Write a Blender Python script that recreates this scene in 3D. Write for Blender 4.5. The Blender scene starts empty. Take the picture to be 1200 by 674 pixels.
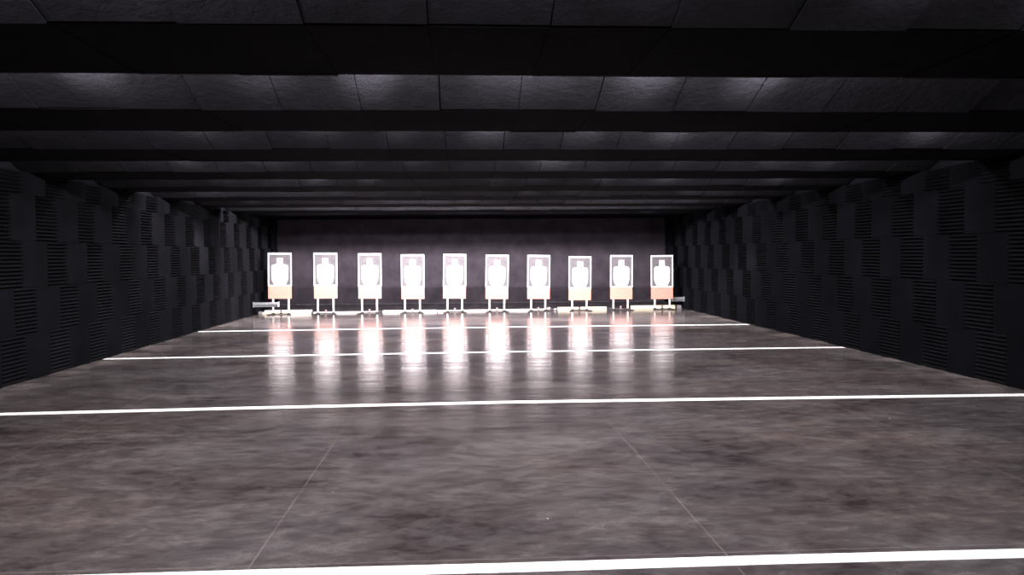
import bpy, math, random
from mathutils import Vector, Matrix
rnd = random.Random(7)
S = bpy.context.scene
COL = S.collection

# ------------------------------------------------------------------ helpers
class MB:
    """collects faces, built into ONE mesh object; faces carry a material slot"""
    def __init__(s):
        s.v, s.f, s.m = [], [], []
    def face(s, pts, mi=0):
        n = len(s.v); s.v += [tuple(p) for p in pts]; s.f.append(tuple(range(n, n + len(pts)))); s.m.append(mi)
    def hexa(s, p, mi=0):
        """8 corners: bottom 0-3 counter-clockwise seen from above, top 4-7"""
        n = len(s.v); s.v += [tuple(q) for q in p]
        for f in ((3, 2, 1, 0), (4, 5, 6, 7), (0, 1, 5, 4), (1, 2, 6, 5), (2, 3, 7, 6), (3, 0, 4, 7)):
            s.f.append(tuple(n + i for i in f)); s.m.append(mi)
    def box(s, x0, x1, y0, y1, z0, z1, mi=0):
        s.hexa([(x0, y0, z0), (x1, y0, z0), (x1, y1, z0), (x0, y1, z0), (x0, y0, z1), (x1, y0, z1), (x1, y1, z1), (x0, y1, z1)], mi)
    def prism(s, poly, y0, y1, mi=0):
        """polygon in (x, z), counter-clockwise seen from -y, extruded y0..y1"""
        n = len(s.v); k = len(poly)
        s.v += [(x, y0, z) for x, z in poly] + [(x, y1, z) for x, z in poly]
        s.f.append(tuple(range(n, n + k))); s.m.append(mi)
        s.f.append(tuple(reversed(range(n + k, n + 2 * k)))); s.m.append(mi)
        for i in range(k):
            j = (i + 1) % k
            s.f.append((n + i, n + k + i, n + k + j, n + j)); s.m.append(mi)
    def tube(s, a, b, r, seg=12, mi=0):
        a, b = Vector(a), Vector(b); d = (b - a).normalized()
        u = d.orthogonal().normalized(); w = d.cross(u); n = len(s.v)
        for c in (a, b):
            for i in range(seg):
                t = 2 * math.pi * i / seg; s.v.append(tuple(c + r * (math.cos(t) * u + math.sin(t) * w)))
        for i in range(seg):
            j = (i + 1) % seg
            s.f.append((n + i, n + j, n + seg + j, n + seg + i)); s.m.append(mi)
        s.f.append(tuple(reversed(range(n, n + seg)))); s.m.append(mi)
        s.f.append(tuple(range(n + seg, n + 2 * seg))); s.m.append(mi)
    def build(s, name, mats, parent=None, bevel=0, loc=None, smooth=False):
        me = bpy.data.meshes.new(name); me.from_pydata(s.v, [], s.f); me.update()
        if not isinstance(mats, (list, tuple)): mats = [mats]
        for m in mats: me.materials.append(m)
        me.polygons.foreach_set('material_index', s.m)
        if smooth: me.polygons.foreach_set('use_smooth', [True] * len(s.f))
        o = bpy.data.objects.new(name, me); COL.objects.link(o)
        if loc: o.location = loc
        if parent: o.parent = parent
        if bevel:
            b = o.modifiers.new('bevel', 'BEVEL'); b.width = bevel; b.segments = 2; b.limit_method = 'ANGLE'
        return o

def tag(o, label=None, cat=None, group=None, kind=None):
    if label: o['label'] = label
    if cat: o['category'] = cat
    if group: o['group'] = group
    if kind: o['kind'] = kind
    return o

def empty(name, loc, rz=0):
    o = bpy.data.objects.new(name, None); COL.objects.link(o)
    o.location = loc; o.rotation_euler = (0, 0, rz); o.empty_display_size = .2
    return o

# ------------------------------------------------------------------ materials
def new_mat(name):
    m = bpy.data.materials.new(name); m.use_nodes = True
    nt = m.node_tree; return m, nt, nt.nodes['Principled BSDF']

def N(nt, t, **kw):
    n = nt.nodes.new(t)
    for k, v in kw.items():
        if k in n.inputs.keys(): n.inputs[k].default_value = v
        else: setattr(n, k, v)
    return n

def noise(nt, scale, detail=4, rough=.6, vec=None):
    n = N(nt, 'ShaderNodeTexNoise'); n.inputs['Scale'].default_value = scale
    n.inputs['Detail'].default_value = detail; n.inputs['Roughness'].default_value = rough
    if vec is not None: nt.links.new(vec, n.inputs['Vector'])
    return n

def ramp(nt, fac, stops):
    r = N(nt, 'ShaderNodeValToRGB'); e = r.color_ramp.elements
    while len(e) < len(stops): e.new(.5)
    for i, (p, c) in enumerate(stops):
        e[i].position = p; e[i].color = (*c, 1) if len(c) == 3 else c
    nt.links.new(fac, r.inputs['Fac']); return r

def simple(name, col, rough=.7, metal=0, spec=.5, var=.15, scale=8, bump=0, bscale=60):
    m, nt, b = new_mat(name)
    tc = N(nt, 'ShaderNodeTexCoord')
    n = noise(nt, scale, 5, .6, tc.outputs['Object'])
    r = ramp(nt, n.outputs['Fac'], [(.3, tuple(c * (1 - var) for c in col)), (.7, tuple(min(1, c * (1 + var)) for c in col))])
    nt.links.new(r.outputs['Color'], b.inputs['Base Color'])
    b.inputs['Roughness'].default_value = rough; b.inputs['Metallic'].default_value = metal
    b.inputs['Specular IOR Level'].default_value = spec
    if bump:
        n2 = noise(nt, bscale, 6, .65, tc.outputs['Object'])
        bp = N(nt, 'ShaderNodeBump'); bp.inputs['Strength'].default_value = bump; bp.inputs['Distance'].default_value = .02
        nt.links.new(n2.outputs['Fac'], bp.inputs['Height']); nt.links.new(bp.outputs['Normal'], b.inputs['Normal'])
    return m

M = {}
M['foam_wall'] = simple('black acoustic foam', (.0062, .0062, .0078), .95, spec=.05, var=.3, scale=1.2, bump=.35, bscale=120)
M['foam_dimlit'] = simple('dim-lit black acoustic foam', (.0040, .0041, .0054), .95, spec=.04, var=.3, scale=1.2, bump=.35, bscale=120)  # same foam as the left wall, the right wall's dimmer light painted in
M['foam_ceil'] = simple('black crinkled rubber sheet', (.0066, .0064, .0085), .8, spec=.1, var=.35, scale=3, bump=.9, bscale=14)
M['underside_shaded'] = simple('shade-darkened black sheet', (.0030, .0030, .0040), .95, spec=.03, var=.3, scale=3, bump=.5, bscale=14)  # ceiling sheet darkened: shade of the undersides put into the colour
M['black'] = simple('black paint', (.005, .005, .006), .95, spec=.05)
M['trap'] = simple('black rubber trap wall', (.052, .043, .054), .95, spec=.15, var=.3, scale=2.2, bump=.6, bscale=40)
M['mulch'] = simple('black rubber mulch', (.065, .056, .066), .95, spec=.15, var=.5, scale=6, bump=1, bscale=50)
M['kerb'] = simple('grey dusty rubber', (.095, .088, .10), .95, spec=.1, var=.3)
M['tape'] = simple('white floor tape', (.86, .84, .83), .55, var=.05, scale=5)
M['cardboard'] = simple('brown cardboard', (.56, .262, .205), .9, spec=.1, var=.05, scale=9)
M['paper'] = simple('white paper', (.88, .87, .88), .75, spec=.2, var=.015)
M['print'] = simple('grey printed ink', (.108, .097, .106), .7, spec=.2, var=.2, scale=7)
M['lath'] = simple('pale wood lath', (.74, .67, .63), .7, var=.06, scale=20)
M['steel'] = simple('dark brown steel', (.026, .020, .019), .7, metal=.1, var=.35, scale=18)
M['boltmetal'] = simple('pinkish rusty bolt', (.30, .22, .205), .6, metal=.2, var=.2)
M['lumber'] = simple('pale pine lumber', (.72, .62, .47), .75, var=.12, scale=7)
M['lumber_white'] = simple('whitewashed lumber', (.8, .75, .7), .75, var=.08, scale=7)
M['greyblock'] = simple('grey concrete block', (.2, .185, .185), .9, var=.25, scale=14, bump=.3)
M['galv'] = simple('galvanised steel', (.42, .43, .45), .35, metal=.7, var=.3, scale=10)
M['cap'] = simple('white plastic cap', (.7, .69, .7), .5, var=.05)
M['scrapw'] = simple('crumpled white scrap', (.5, .45, .46), .9, var=.2, scale=30)
M['scrapg'] = simple('dark rubber scrap', (.07, .062, .065), .9, var=.3, scale=30)

def floor_mat():
    m, nt, b = new_mat('polished dark concrete'); L = nt.links.new
    tc = N(nt, 'ShaderNodeTexCoord'); P = tc.outputs['Object']
    mp = N(nt, 'ShaderNodeMapping'); L(P, mp.inputs['Vector']); mp.inputs['Scale'].default_value = (.75, 1.15, 1)
    big = noise(nt, 1.0, 10, .72, mp.outputs['Vector']); big.inputs['Distortion'].default_value = .6
    fine = noise(nt, 6.5, 10, .75, mp.outputs['Vector']); fine.inputs['Distortion'].default_value = .4
    hue = noise(nt, .45, 4, .6, P)
    add = N(nt, 'ShaderNodeMath', operation='MULTIPLY_ADD'); L(fine.outputs['Fac'], add.inputs[0]); add.inputs[1].default_value = .55
    mul = N(nt, 'ShaderNodeMath', operation='MULTIPLY'); L(big.outputs['Fac'], mul.inputs[0]); mul.inputs[1].default_value = .6
    L(mul.outputs[0], add.inputs[2])
    c1 = ramp(nt, add.outputs[0], [(.44, (.021, .0165, .017)), (.52, (.045, .0375, .038)), (.59, (.064, .0555, .055)), (.68, (.100, .089, .086))])
    c2 = ramp(nt, hue.outputs['Fac'], [(.35, (.96, .99, 1.04)), (.5, (1, 1, 1)), (.65, (1.08, .99, .95))])
    mx = N(nt, 'ShaderNodeMixRGB', blend_type='MULTIPLY'); mx.inputs[0].default_value = 1
    L(c1.outputs['Color'], mx.inputs[1]); L(c2.outputs['Color'], mx.inputs[2])
    sep = N(nt, 'ShaderNodeSeparateXYZ'); L(P, sep.inputs[0])
    def band(out, c, w):
        s = N(nt, 'ShaderNodeMath', operation='SUBTRACT'); L(out, s.inputs[0]); s.inputs[1].default_value = c
        a = N(nt, 'ShaderNodeMath', operation='ABSOLUTE'); L(s.outputs[0], a.inputs[0])
        l = N(nt, 'ShaderNodeMath', operation='LESS_THAN'); L(a.outputs[0], l.inputs[0]); l.inputs[1].default_value = w
        return l.outputs[0]
    tot = None
    X, Y = sep.outputs['X'], sep.outputs['Y']
    for o_, c, w in [(X, -1.11, .006), (X, 1.39, .005), (X, -3.62, .005), (X, 3.9, .005), (Y, 4.36, .006), (Y, 7.46, .007), (Y, 9.58, .009), (Y, 13.1, .01), (Y, 16.3, .012), (Y, 19.4, .014)]:
        k = band(o_, c, w)
        if tot is None: tot = k
        else:
            a = N(nt, 'ShaderNodeMath', operation='MAXIMUM'); L(tot, a.inputs[0]); L(k, a.inputs[1]); tot = a.outputs[0]
    brk = noise(nt, 2.5, 3, .5, P)
    bm = ramp(nt, brk.outputs['Fac'], [(.22, (.08, .08, .08)), (.6, (.4, .4, .4))])
    ml = N(nt, 'ShaderNodeMath', operation='MULTIPLY'); L(tot, ml.inputs[0]); L(bm.outputs['Color'], ml.inputs[1])
    m2 = N(nt, 'ShaderNodeMixRGB'); L(ml.outputs[0], m2.inputs[0]); L(mx.outputs[0], m2.inputs[1]); m2.inputs[2].default_value = (.19, .165, .16, 1)
    # pale dust gathered along both walls
    def edge(c, sgn):
        s = N(nt, 'ShaderNodeMath', operation='SUBTRACT'); L(X, s.inputs[0]); s.inputs[1].default_value = c
        q = N(nt, 'ShaderNodeMath', operation='MULTIPLY'); L(s.outputs[0], q.inputs[0]); q.inputs[1].default_value = sgn
        r = N(nt, 'ShaderNodeMapRange'); L(q.outputs[0], r.inputs['Value'])
        r.inputs['From Min'].default_value = 0; r.inputs['From Max'].default_value = .75; r.inputs['To Min'].default_value = 1; r.inputs['To Max'].default_value = 0
        return r.outputs[0]
    e = N(nt, 'ShaderNodeMath', operation='MAXIMUM'); L(edge(-5.67, 1), e.inputs[0]); L(edge(6.44, -1), e.inputs[1])
    dn = noise(nt, 1.6, 6, .7, P); dr = ramp(nt, dn.outputs['Fac'], [(.42, (0, 0, 0)), (.68, (1, 1, 1))])
    em = N(nt, 'ShaderNodeMath', operation='MULTIPLY'); L(e.outputs[0], em.inputs[0]); L(dr.outputs['Color'], em.inputs[1])
    m3 = N(nt, 'ShaderNodeMixRGB'); L(em.outputs[0], m3.inputs[0]); L(m2.outputs[0], m3.inputs[1]); m3.inputs[2].default_value = (.24, .21, .20, 1)
    # pale specks
    vo = N(nt, 'ShaderNodeTexVoronoi'); vo.inputs['Scale'].default_value = 2.2; L(P, vo.inputs['Vector'])
    vs = N(nt, 'ShaderNodeMath', operation='LESS_THAN'); L(vo.outputs['Distance'], vs.inputs[0]); vs.inputs[1].default_value = .022
    wn = N(nt, 'ShaderNodeSeparateColor'); L(vo.outputs['Color'], wn.inputs[0])
    wl = N(nt, 'ShaderNodeMath', operation='LESS_THAN'); L(wn.outputs[0], wl.inputs[0]); wl.inputs[1].default_value = .16
    vm = N(nt, 'ShaderNodeMath', operation='MULTIPLY'); L(vs.outputs[0], vm.inputs[0]); L(wl.outputs[0], vm.inputs[1])
    m4 = N(nt, 'ShaderNodeMixRGB'); L(vm.outputs[0], m4.inputs[0]); L(m3.outputs[0], m4.inputs[1]); m4.inputs[2].default_value = (.4, .36, .34, 1)
    L(m4.outputs[0], b.inputs['Base Color'])
    mp2 = N(nt, 'ShaderNodeMapping'); L(P, mp2.inputs['Vector']); mp2.inputs['Scale'].default_value = (.6, 1.8, 1)
    rn = noise(nt, 1.1, 6, .65, mp2.outputs['Vector'])
    rr = N(nt, 'ShaderNodeMapRange'); L(rn.outputs['Fac'], rr.inputs['Value'])
    rr.inputs['From Min'].default_value = .3; rr.inputs['From Max'].default_value = .7; rr.inputs['To Min'].default_value = .11; rr.inputs['To Max'].default_value = .24
    L(rr.outputs[0], b.inputs['Roughness']); b.inputs['Specular IOR Level'].default_value = .5
    bn = noise(nt, 1.4, 3, .5, mp2.outputs['Vector'])
    bp = N(nt, 'ShaderNodeBump'); bp.inputs['Strength'].default_value = .12; bp.inputs['Distance'].default_value = .03
    L(bn.outputs['Fac'], bp.inputs['Height']); L(bp.outputs['Normal'], b.inputs['Normal'])
    return m
M['floor'] = floor_mat()

# ------------------------------------------------------------------ room dimensions (metres)
XL, XR = -5.675, 6.44            # ridge tips of the foam on the two side walls
FD = .10                         # foam wedge depth
WL, WR = XL - FD, XR + FD        # wall planes
Y0, YE = -4.6, 26.4              # near and far ends of the room
LIP, PITCH, OPEN = 4.222, 2.4117, 1.239
ZL, ZT = 2.74, 3.21              # lip height and top of the sloped panels
ZC = 3.45

b = MB(); b.box(WL, WR, Y0, YE, -.1, 0); tag(b.build('floor', M['floor']), kind='structure')
b = MB(); b.box(WL, WR, Y0, YE, ZC, ZC + .1)
# the plain saw-tooth of ceiling behind the camera
for k in (-2, -1):
    ys, yl = LIP + k * PITCH - OPEN, LIP + k * PITCH
    b.hexa([(WL, ys, ZT), (WR, ys, ZT), (WR, yl, ZL), (WL, yl, ZL), (WL, ys, ZT + .05), (WR, ys, ZT + .05), (WR, yl, ZL + .05), (WL, yl, ZL + .05)])
    b.box(WL, WR, yl + .01, yl + PITCH - OPEN - .04, ZL, ZL + .05)
    b.box(WL, WR, yl + PITCH - OPEN - .04, yl + PITCH - OPEN - .005, ZL, ZT + .05)
tag(b.build('ceiling', M['black']), kind='structure')
b = MB(); b.box(WL, WR, Y0 - .1, Y0, 0, ZC); tag(b.build('wall_front', M['black']), kind='structure')
b = MB(); b.box(WL, WR, YE, YE + .1, -.1, ZC + .1); tag(b.build('wall_back', M['trap']), kind='structure')

# ------------------------------------------------------------------ foam-clad side walls: 0.61 m panels in running bond, ridges turned alternately
PS, NW = .61, 12
def wall(name, xp, sgn, rows, mat):
    """xp = wall plane, sgn = +1 if the room is on the +x side; rows: (boundary, parity of the horizontal-ridge panel)"""
    b = MB()
    x0, x1 = (xp - .12, xp) if sgn > 0 else (xp, xp + .12)
    b.box(x0, x1, Y0 - .1, YE + .1, -.1, ZC + .1)
    w = PS / NW
    def quad(p):                      # keep the faces turned into the room
        b.face(p if sgn > 0 else p[::-1])
    for r, (c, par) in enumerate(rows):
        z0 = r * PS; z1 = min(z0 + PS, ZL)
        n0 = math.floor((Y0 - c) / PS); n1 = math.ceil((YE - c) / PS)
        for n in range(n0, n1):
            ya, yb = max(c + n * PS, Y0), min(c + (n + 1) * PS, YE)
            if yb - ya < .02: continue
            ya += .002; yb -= .002
            off = rnd.uniform(-.006, .006)
            tip, root = xp + sgn * (FD + off), xp + sgn * (.012 + off)
            za, zb = z0 + .0015, z1 - .0015
            if (n - par) % 2 == 0:    # horizontal ridges
                nn = max(1, round((zb - za) / w)); h = (zb - za) / nn
                for i in range(nn):
                    a, mid, e = za + i * h, za + (i + .5) * h, za + (i + 1) * h
                    quad([(root, ya, a), (root, yb, a), (tip, yb, mid), (tip, ya, mid)])
                    quad([(tip, ya, mid), (tip, yb, mid), (root, yb, e), (root, ya, e)])
                    quad([(root, ya, a), (tip, ya, mid), (root, ya, e)])
                    quad([(root, yb, a), (root, yb, e), (tip, yb, mid)])
            else:                     # vertical ridges
                nn = max(1, round((yb - ya) / w)); h = (yb - ya) / nn
                for i in range(nn):
                    a, mid, e = ya + i * h, ya + (i + .5) * h, ya + (i + 1) * h
                    quad([(root, a, za), (tip, mid, za), (tip, mid, zb), (root, a, zb)])
                    quad([(tip, mid, za), (root, e, za), (root, e, zb), (tip, mid, zb)])
                    quad([(root, a, zb), (tip, mid, zb), (root, e, zb)])
                    quad([(root, a, za), (root, e, za), (tip, mid, za)])
            # rim of the panel
            for yy in (ya, yb):
                b.face([(xp, yy, za), (root, yy, za), (root, yy, zb), (xp, yy, zb)])
            b.face([(xp, ya, zb), (root, ya, zb), (root, yb, zb), (xp, yb, zb)])
    return tag(b.build(name, mat), kind='structure')
wall('wall_left', WL, 1, [(11.30, 1), (11.01, 0), (11.30, 1), (11.01, 1), (11.30, 1)], M['foam_wall'])
wall('wall_right', WR, -1, [(12.01, 0), (12.28, 0), (12.01, 1), (12.28, 1), (12.01, 0)], M['foam_dimlit'])

# ------------------------------------------------------------------ ceiling baffles
ORD = ['first', 'second', 'third', 'fourth', 'fifth', 'sixth', 'seventh', 'eighth', 'ninth']
seam0 = -.155
def baffle(k):
    yl = LIP + k * PITCH; ys = yl - OPEN; yn = yl + PITCH - OPEN if k < 8 else YE - .01
    root = empty('ceiling_baffle', (0, yl, ZL))
    lab = {0: 'black sheet-clad ceiling baffle cut off by the top of the picture, closest overhead',
           8: 'ninth and farthest black ceiling baffle, the thin one next to the dark rear wall'}.get(
        k, '%s black ceiling baffle counted from the camera, running wall to wall' % ORD[k])
    tag(root, lab, 'ceiling baffle', 'black baffles across the ceiling')
    xs = [WL + .001]
    n = math.ceil((WL - seam0) / PS)
    if seam0 + n * PS - WL < .08: n += 1
    while seam0 + n * PS < WR - .05: xs.append(seam0 + n * PS); n += 1
    xs.append(WR - .001)
    nrm = Vector((0, ZT - ZL, OPEN)).normalized()      # upward normal of the sloping panel
    b = MB()
    for i in range(len(xs) - 1):
        g0 = rnd.choice((.002, .004, .005)); g = .003
        j = rnd.uniform(-.009, .009); j2 = j + rnd.uniform(-.003, .003); t = .045
        A = Vector((0, -OPEN + .004, ZT - ZL + j)); Bq = Vector((0, rnd.uniform(-.006, .0), j)); B2 = Vector((0, Bq.y, j2))
        xa, xb = xs[i] + g, xs[i + 1] - g0
        sh = rnd.uniform(-.006, .006) if 0 < i < len(xs) - 2 else 0
        def P(x, v): return (x, v.y, v.z)
        top = nrm * t
        b.hexa([P(xa, A), P(xb, A), P(xb + sh * .3, B2), P(xa, Bq),
                P(xa, A + top), P(xb, A + top), P(xb + sh * .3, B2 + top), P(xa, Bq + top)])
    b.build('sloped_panel', M['foam_ceil'], root)
    b = MB()                                            # added unseen backing that blocks light behind the sheets
    A = Vector((0, -OPEN + .004, ZT - ZL)) + nrm * .06; Bq = Vector((0, -.0, 0)) + nrm * .06
    b.hexa([(WL + .001, A.y, A.z), (WR - .001, A.y, A.z), (WR - .001, Bq.y, Bq.z), (WL + .001, Bq.y, Bq.z)] +
           [(WL + .001, A.y, A.z + .02), (WR - .001, A.y, A.z + .02), (WR - .001, Bq.y, Bq.z + .02), (WL + .001, Bq.y, Bq.z + .02)])
    b.build('light_blocking_board', M['black'], root)
    b = MB()
    for i in range(len(xs) - 1):
        j = rnd.uniform(-.004, .006)
        b.box(xs[i] + .002, xs[i + 1] - .002, .022, yn - yl - .042, j, j + .045)
    b.build('underside_panel', M['underside_shaded'], root)
    if k < 8:
        b = MB()
        for i in range(len(xs) - 1):
            j = rnd.uniform(-.005, .005)
            b.box(xs[i] + .001, xs[i + 1] - .001, yn - yl - .04, yn - yl - .004, j, ZT - ZL + .05)
        b.build('riser_panel', M['foam_ceil'], root)
for k in range(9): baffle(k)

# ------------------------------------------------------------------ white distance lines taped on the floor
def strip(name, pts, w, label):
    b = MB(); n = len(pts); top = .0015
    for i in range(n - 1):
        (xa, ya), (xb, yb) = pts[i], pts[i + 1]
        b.hexa([(xa, ya - w / 2, .0002), (xb, yb - w / 2, .0002), (xb, yb + w / 2, .0002), (xa, ya + w / 2, .0002),
                (xa, ya - w / 2, top), (xb, yb - w / 2, top), (xb, yb + w / 2, top), (xa, ya + w / 2, top)])
    tag(b.build(name, M['tape']), label, 'floor line', 'white lines across the floor', kind='thing')
EL, ER = XL + .005, XR - .005
strip('distance_line', [(EL, 4.23), (-.62, 4.24), (.24, 4.23), (1.58, 4.235), (2.96, 4.22), (ER, 4.20)], .13, 'widest white tape line across the floor, closest to the camera')
strip('distance_line', [(EL, 8.86), (-4.76, 8.88), (-2.19, 8.99), (.53, 9.06), (3.35, 9.01), (ER, 8.94)], .15, 'white floor line running just short of the bright target reflections, second nearest')
strip('distance_line', [(EL, 13.6), (-2.8, 13.72), (.25, 13.8), (3.4, 13.8), (ER, 13.77)], .15, 'thin white floor line crossing the brightest part of the target reflections')
strip('distance_line', [(EL, 18.39), (-2.6, 18.5), (.34, 18.57), (3.4, 18.55), (ER, 18.49)], .15, 'faintest thin white floor line, farthest back, closest to the target stands')

# ------------------------------------------------------------------ target stands
#        y       x_top   x_bottom z_top  z_bottom  leg left, leg right
TG = [(23.484, -5.008, -5.021, 1.705, .440, -5.214, -4.789),
      (23.519, -3.772, -3.777, 1.696, .430, -3.997, -3.569),
      (23.554, -2.558, -2.565, 1.670, .414, -2.790, -2.372),
      (23.589, -1.372, -1.375, 1.634, .388, -1.600, -1.184),
      (23.624, -.194, -.219, 1.633, .389, -.414, .001),
      (23.659, 1.000, .976, 1.605, .362, .776, 1.191),
      (23.694, 2.180, 2.162, 1.588, .349, 1.952, 2.358),
      (23.729, 3.358, 3.347, 1.545, .298, 3.131, 3.543),
      (23.764, 4.554, 4.546, 1.570, .312, 4.323, 4.738),
      (23.799, 5.732, 5.737, 1.560, .302, 5.528, 5.961)]
TL = ['target stand by the left wall, salmon cardboard strip, beside a stubby silver rail',
      'second target stand from the left wall, its cardboard strip glaring pale yellow',
      'third target stand from the left wall, washed-out white silhouette and cardboard strip',
      'fourth target stand from the left wall, fully blown-out white cardboard strip',
      'fifth target stand from the left wall, its glaring white board leaning slightly right',
      'fifth target stand from the right wall, board cream-white and leaning slightly right',
      'fourth target stand from the right wall, small scraps lying by its right leg',
      'third target stand from the right wall, lowest board with a pale yellow strip',
      'second target stand from the right wall, peach cardboard strip, no timber behind its legs',
      'target stand by the right wall, the darkest salmon-red cardboard strip']
def silhouette_half(s, W, H):
    """right (s=1) or left half outline of the white figure, paper coords: x from centre, z down from top"""
    pts = [(0, .140), (.072, .140), (.080, .150), (.083, .298), (.092, .312), (.172, .322), (.202, .335), (.220, .358), (.227, .392),
           (.227, .660), (.221, .710), (.208, .760), (.189, .808), (.166, .850), (.142, .885)]
    return pts
def target(i):
    y, xt, xb, zt, zb, la, lb = TG[i]
    cx = (la + lb) / 2; hw = (lb - la) / 2
    root = empty('target_stand', (cx, y, 0))
    tag(root, TL[i], 'target stand', 'paper targets on stands along the far end')
    lean = math.atan2((xt - xb), (zt - zb))
    H = zt - zb; W = .64; bx = xb - cx
    def place(o):                       # lean of the whole upper assembly about the board's foot
        o.matrix_parent_inverse = Matrix.Identity(4)
        o.location = (bx, 0, zb); o.rotation_euler = (0, lean, 0); return o
    # base: two splayed feet, a cross bar, a clamp bolt in the middle
    for s in (-1, 1):
        b = MB(); fx = s * hw
        b.hexa([(fx + s * .075 - .042, -.28, 0), (fx + s * .075 + .042, -.28, 0), (fx - s * .01 + .042, .04, 0), (fx - s * .01 - .042, .04, 0),
                (fx + s * .075 - .042, -.28, .022), (fx + s * .075 + .042, -.28, .022), (fx - s * .01 + .042, .04, .03), (fx - s * .01 - .042, .04, .03)])
        b.box(fx - .032, fx + .032, -.036, .036, .02, .026)
        b.build('foot', M['steel'], root, bevel=.003)
        b = MB()                        # square socket open at the top
        for (x0, x1, y0, y1) in ((-.034, -.026, -.034, .034), (.026, .034, -.034, .034), (-.026, .026, -.034, -.026), (-.026, .026, .026, .034)):
            b.box(fx + x0, fx + x1, y0, y1, .026, .05)
        b.build('socket', M['steel'], root)
    b = MB(); b.box(-hw + .034, hw - .034, -.02, .02, .004, .030); b.build('cross_bar', M['steel'], root, bevel=.003)
    b = MB(); b.box(-.03, .03, -.026, .026, .030, .052); b.tube((0, 0, .05), (0, 0, .10), .014); b.box(-.03, .03, -.006, .006, .088, .115)
    b.build('clamp_bolt', M['boltmetal'] if i not in (0, 7, 9) else M['steel'], root, bevel=.002)
    for s in (-1, 1):                   # upright laths standing in the sockets, behind the board
        fx = s * hw - bx
        b = MB(); b.box(fx - .023, fx + .023, .003, .025, .028 - zb, H - .03)
        place(b.build('upright', M['lath'], root, bevel=.002))
    b = MB(); b.box(-W / 2, W / 2, -.006, .002, 0, H)
    place(b.build('backer_board', M['cardboard'], root, bevel=.0015))
    PH, PW = .915, W + .006
    b = MB(); b.box(-PW / 2, PW / 2, -.0085, -.0065, H - PH, H + .003)
    paper = place(b.build('paper_target', M['paper'], root))
    b = MB()                            # grey printed surround: left and right halves around the white figure
    bw, bt, bb = .032, .042, .885
    for s in (-1, 1):
        pts = [(0, bt)] + silhouette_half(s, W, PH)
        out = PW / 2 - bw
        # quads between the figure's outline and the field's outer edge, one per outline step
        hs = silhouette_half(s, W, PH)
        strips = [((0, bt), (out, bt), (out, .140), (0, .140))]
        for (xa, za), (xc, zc) in zip(hs[1:], hs[2:]):
            strips.append(((xa, za), (out, za), (out, zc), (xc, zc)))
        strips.append(((hs[0][0], .140), (hs[1][0], .140), (hs[1][0], .140), (hs[0][0], .140)))
        for q in strips[:-1]:
            p = [(s * x, -.0092, H - z) for x, z in q]
            b.face(p if s < 0 else p[::-1])
    pr = b.build('printed_surround', M['print'], paper)
    pr.matrix_parent_inverse = Matrix.Identity(4)
for i in range(10): target(i)

# ------------------------------------------------------------------ end of the lanes: timbers, rubber bed, kerb
SK = .0294
def py(x): return 23.66 + SK * (x + 5)
def timber(x0, x1, z0, z1, dy, depth, mat, label):
    x0 = max(x0, XL + .02); x1 = min(x1, XR - .02)
    b = MB(); c = (x0 + x1) / 2; h = (x1 - x0) / 2
    b.box(-h, h, -depth / 2, depth / 2, z0, z1)
    o = b.build('timber', mat, bevel=.006, loc=(c, py(c) + dy + depth / 2, 0)); o.rotation_euler = (0, 0, SK)
    return tag(o, label, 'timber', 'timbers lying along the edge of the rubber bed')
timber(-5.55, -4.22, 0, .052, .0, .14, M['lumber'], 'yellowish lower plank of the pair behind the target stand by the left wall')
timber(-5.50, -4.20, .053, .108, .012, .12, M['lumber_white'], 'pale upper plank lying on the yellowish one by the left wall')
timber(-4.17, -2.42, 0, .040, .03, .14, M['lumber_white'], 'thin low white plank spanning behind the second and third stands from the left')
timber(-2.24, -.72, 0, .058, .04, .14, M['lumber_white'], 'white plank behind the fourth target stand from the left wall')
timber(-.70, 2.36, 0, .046, .04, .14, M['lumber_white'], 'long white plank behind the three middle target stands')
timber(2.74, 4.16, 0, .090, .04, .1, M['lumber'], 'cream timber behind the third target stand from the right wall')
timber(4.88, 6.18, 0, .110, .04, .1, M['lumber'], 'thick cream timber by the right wall, behind the darkest target')
def block(x, z1, label):
    b = MB(); b.box(-.06, .06, -.07, .07, 0, z1)
    tag(b.build('concrete_block', M['greyblock'], bevel=.01, loc=(x, py(x) + .09, 0)), label, 'block', 'grey blocks at the timber ends')
block(-5.605, .075, 'small grey block at the wall end of the two stacked planks by the left wall')
block(6.30, .105, 'small grey block between the thick cream timber and the right wall')

b = MB()                                # bed of loose rubber, humped grid
yb0, yb1 = 23.82, YE - .06
nx, ny = 90, 18
def bz(i, j, y):
    return .045 + .05 * (j / ny) + rnd.uniform(-.008, .008)
gv = [[None] * (ny + 1) for _ in range(nx + 1)]
x0, x1 = XL + .004, XR - .004
for i in range(nx + 1):
    for j in range(ny + 1):
        x = x0 + (x1 - x0) * i / nx; ya = py(x) + .21
        y = ya + (yb1 - ya) * j / ny
        gv[i][j] = len(b.v); b.v.append((x, y, bz(i, j, y)))
for i in range(nx):
    for j in range(ny):
        b.f.append((gv[i][j], gv[i + 1][j], gv[i + 1][j + 1], gv[i][j + 1])); b.m.append(0)
    b.face([(b.v[gv[i][0]][0], b.v[gv[i][0]][1] - .03, 0.001), (b.v[gv[i + 1][0]][0], b.v[gv[i + 1][0]][1] - .03, .001), b.v[gv[i + 1][0]], b.v[gv[i][0]]])
tag(b.build('rubber_mulch', M['mulch'], smooth=True), 'dark bed of rubber mulch between the timbers and the rear wall', 'mulch', kind='stuff')
b = MB(); b.box(XL + .004, XR - .004, YE - .05, YE - .001, 0, .118); tag(b.build('baseboard_back', M['kerb']), kind='structure')

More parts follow.
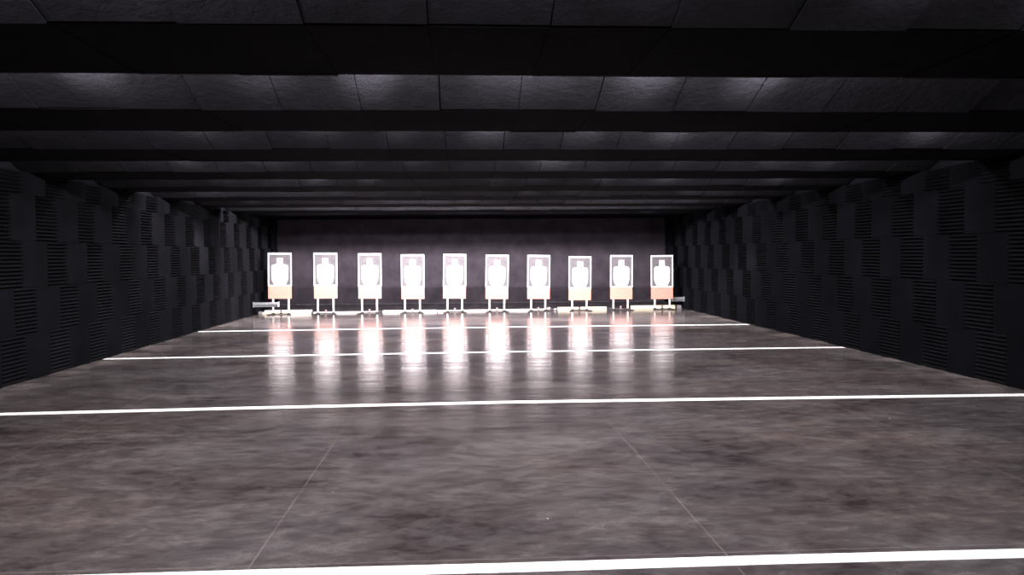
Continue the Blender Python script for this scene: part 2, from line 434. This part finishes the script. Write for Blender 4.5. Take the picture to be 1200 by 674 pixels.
# silver rail stubs standing out of the two side walls behind the end targets
def rail(x, d, z, L, label):
    y = 23.16 if d > 0 else 24.0
    root = empty('rail_stub', (x, y, 0)); tag(root, label, 'rail', 'silver rails low on the side walls')
    b = MB(); b.box(-.004, .004, -.06, .06, z - .075, z + .075); b.box(min(0, d * .03), max(0, d * .03), -.05, .05, z - .055, z + .055); b.build('wall_plate', M['galv'], root, bevel=.002)
    b = MB(); b.tube((d * .01, 0, z + .012), (d * L, 0, z + .012), .05, 20); b.tube((d * .01, .0, z - .052), (d * L, 0, z - .052), .016, 12); b.build('tube', M['galv'], root, smooth=False)
    b = MB(); b.box(min(d * L, d * (L + .025)), max(d * L, d * (L + .025)), -.045, .045, z - .065, z + .07); b.build('end_cap', M['cap'], root, bevel=.004)
rail(XL + .006, 1, .300, .66, 'stubby silver rail sticking out of the left wall behind the first target')
rail(XR - .006, -1, .285, .34, 'short silver rail sticking out of the right wall behind the darkest target')

# scraps on the floor by the seventh stand
def scrap(x, y, r, mat, label, sq):
    b = MB(); seg, ring = 9, 6
    for i in range(ring + 1):
        for j in range(seg):
            th = math.pi * i / ring; ph = 2 * math.pi * j / seg
            rr = r * (1 + rnd.uniform(-.28, .28))
            b.v.append((rr * math.sin(th) * math.cos(ph), rr * .8 * math.sin(th) * math.sin(ph), r * sq + rr * sq * math.cos(th)))
    for i in range(ring):
        for j in range(seg):
            k = (j + 1) % seg
            b.f.append((i * seg + j, (i + 1) * seg + j, (i + 1) * seg + k, i * seg + k)); b.m.append(0)
    lo = min(p[2] for p in b.v); b.v = [(p[0], p[1], p[2] - lo) for p in b.v]
    tag(b.build('scrap', mat, loc=(x, y, 0.0)), label, 'scrap', 'scraps by a target stand')
scrap(2.475, 23.93, .055, M['scrapw'], 'crumpled whitish scrap beside the leg of the fourth stand from the right', .8)
scrap(2.57, 23.93, .035, M['scrapg'], 'small black scrap between the crumpled white one and the grey one', .8)
scrap(2.665, 23.92, .045, M['scrapw'], 'greyish scrap at the left end of the cream timber', .6)

# ------------------------------------------------------------------ lamps in the recesses behind each riser, and added fill spots
TONE = (1.0, .94, .97)
def lamp(x, y, z, watts, r=.03):
    l = bpy.data.lights.new('recess_lamp', 'POINT'); l.energy = watts; l.color = TONE; l.shadow_soft_size = r
    o = bpy.data.objects.new('recess_lamp', l); o.location = (x, y, z); COL.objects.link(o)
GRID = [-4.5, -3.53, -2.58, -1.45, -.58, .36, 1.29, 2.22, 3.25, 4.2, 5.0]
ROWW = {-2: 52, -1: 50, 0: 46, 1: 64, 2: 74, 3: 84, 4: 88, 5: 95, 6: 120, 7: 0, 8: 40}
STRONG = {-2: {3.25: .3, 4.2: .2, 5.0: .1}, -1: {3.25: .3, 4.2: .2, 5.0: .1}, 0: {3.25: .9, 4.2: .9, 5.0: .1},
          1: {-4.5: .3, -3.53: .9, -2.58: 1.7, -1.45: .9, -.58: 2.4, .36: 1.1, 1.29: 2.4, 2.22: 2.0, 3.25: .12, 4.2: .06, 5.0: .06},
          2: {-4.5: .3, -3.53: .2, -2.58: 1.4, -1.45: .8, -.58: .6, .36: 1.5, 1.29: 1.2, 2.22: 2.4, 3.25: .6, 4.2: .12, 5.0: 1.5},
          3: {-4.5: .3, -3.53: 1.3, -2.58: 1.5, -1.45: .5, -.58: .6, .36: .4, 1.29: 3.0, 2.22: .4, 3.25: .9, 4.2: 1.3, 5.0: .9}}
for k in range(-2, 9):
    if not ROWW[k]: continue
    for x in GRID:
        f = STRONG.get(k, {}).get(x)
        if f is None: f = rnd.choice((.1, .3, .6, 1.3, 2.6)) * (.5 if x > 3 and k < 4 else 1)
        lamp(x + rnd.uniform(-.06, .06), LIP + k * PITCH - OPEN + .24, 2.91, ROWW[k] * f)
y7 = LIP + 7 * PITCH - OPEN + .25
# added fill spots that brighten the last stretch of floor
for yy, reach, watts, cone in ((y7 - PITCH, 1.5, 460, 74), (y7, .55, 480, 60)):
    for x in (-5.1, -4.0, -2.8, -1.6, -.4, .8, 2.0, 3.2, 4.4, 5.6):
        l = bpy.data.lights.new('floor_fill_spot', 'SPOT'); l.energy = watts; l.color = TONE; l.spot_size = math.radians(cone); l.spot_blend = .7; l.shadow_soft_size = .05
        o = bpy.data.objects.new('floor_fill_spot', l); o.location = (x, yy + .02, 2.90)
        o.rotation_euler = Vector((0, reach, -2.9)).to_track_quat('-Z', 'Y').to_euler(); COL.objects.link(o)
# added unseen spots, behind the risers, brightening patches of the sloping panels
PANEL_FILL = {1: [(-2.62, 1.0), (-1.43, .35), (-.68, 1.25), (.30, .55), (.62, .5), (1.37, 1.2), (2.22, 1.15)],
        2: [(-2.6, .5), (-1.4, .35), (-.6, .4), (.27, 1.0), (1.27, .9), (2.2, 1.3), (3.36, .35), (4.96, .9)],
        3: [(-3.53, .7), (-2.54, .7), (-1.5, .35), (-.57, .6), (1.2, 1.6), (2.9, .4), (4.2, .6), (4.97, .6)]}
for k in range(0, 9):
    ys = LIP + k * PITCH - OPEN
    spots = PANEL_FILL.get(k) or ([(x + rnd.uniform(-.3, .3), rnd.choice((.15, .5, .9, 1.2))) for x in GRID] if k else [(3.0, .6), (2.1, .35), (.9, .2), (-.3, .2), (-1.5, .2), (-2.6, .15)])
    for x, st in spots:
        l = bpy.data.lights.new('panel_fill_spot', 'SPOT'); l.energy = 330 * st; l.color = TONE; l.spot_size = math.radians(48); l.spot_blend = .9; l.shadow_soft_size = .02
        o = bpy.data.objects.new('panel_fill_spot', l); o.location = (x, ys + .08, 2.80)
        d = Vector((0, 1, .33)); o.rotation_euler = d.to_track_quat('-Z', 'Y').to_euler(); COL.objects.link(o)
# target spots in the last but one recess
y7 = LIP + 7 * PITCH - OPEN + .25
for x, w in [(-5.0, 240), (-3.8, 400), (-2.6, 700), (-1.4, 850), (-.2, 860), (1.0, 660), (2.2, 580), (3.4, 420), (4.6, 270), (5.6, 40)]:
    l = bpy.data.lights.new('target_spot', 'SPOT'); l.energy = w; l.color = TONE; l.spot_size = math.radians(150); l.spot_blend = .5; l.shadow_soft_size = .05
    o = bpy.data.objects.new('target_spot', l); o.location = (x, y7, 2.92)
    d = Vector((x, y7 + 2.6, .4)) - Vector(o.location); o.rotation_euler = d.to_track_quat('-Z', 'Y').to_euler(); COL.objects.link(o)

# ------------------------------------------------------------------ world, camera, view
w = bpy.data.worlds.new('World'); S.world = w; w.use_nodes = True
w.node_tree.nodes['Background'].inputs[0].default_value = (0, 0, 0, 1)
f, ya, pi, ro, h = 983.126, .059476, -.038748, -.007259, 1.6004
F = Vector((math.sin(ya) * math.cos(pi), math.cos(ya) * math.cos(pi), math.sin(pi)))
R0 = Vector((math.cos(ya), -math.sin(ya), 0)); U0 = R0.cross(F)
R = math.cos(ro) * R0 + math.sin(ro) * U0; U = -math.sin(ro) * R0 + math.cos(ro) * U0
cam = bpy.data.cameras.new('camera'); co = bpy.data.objects.new('camera', cam); COL.objects.link(co)
cam.sensor_width = 36; cam.lens = f / 1200 * 36; cam.clip_start = .05
co.matrix_world = Matrix(((R.x, U.x, -F.x, 0), (R.y, U.y, -F.y, 0), (R.z, U.z, -F.z, h), (0, 0, 0, 1)))
S.camera = co
S.view_settings.view_transform = 'Standard'; S.view_settings.look = 'None'
S.view_settings.gamma = 1; S.view_settings.use_curve_mapping = False; S.view_settings.exposure = 0
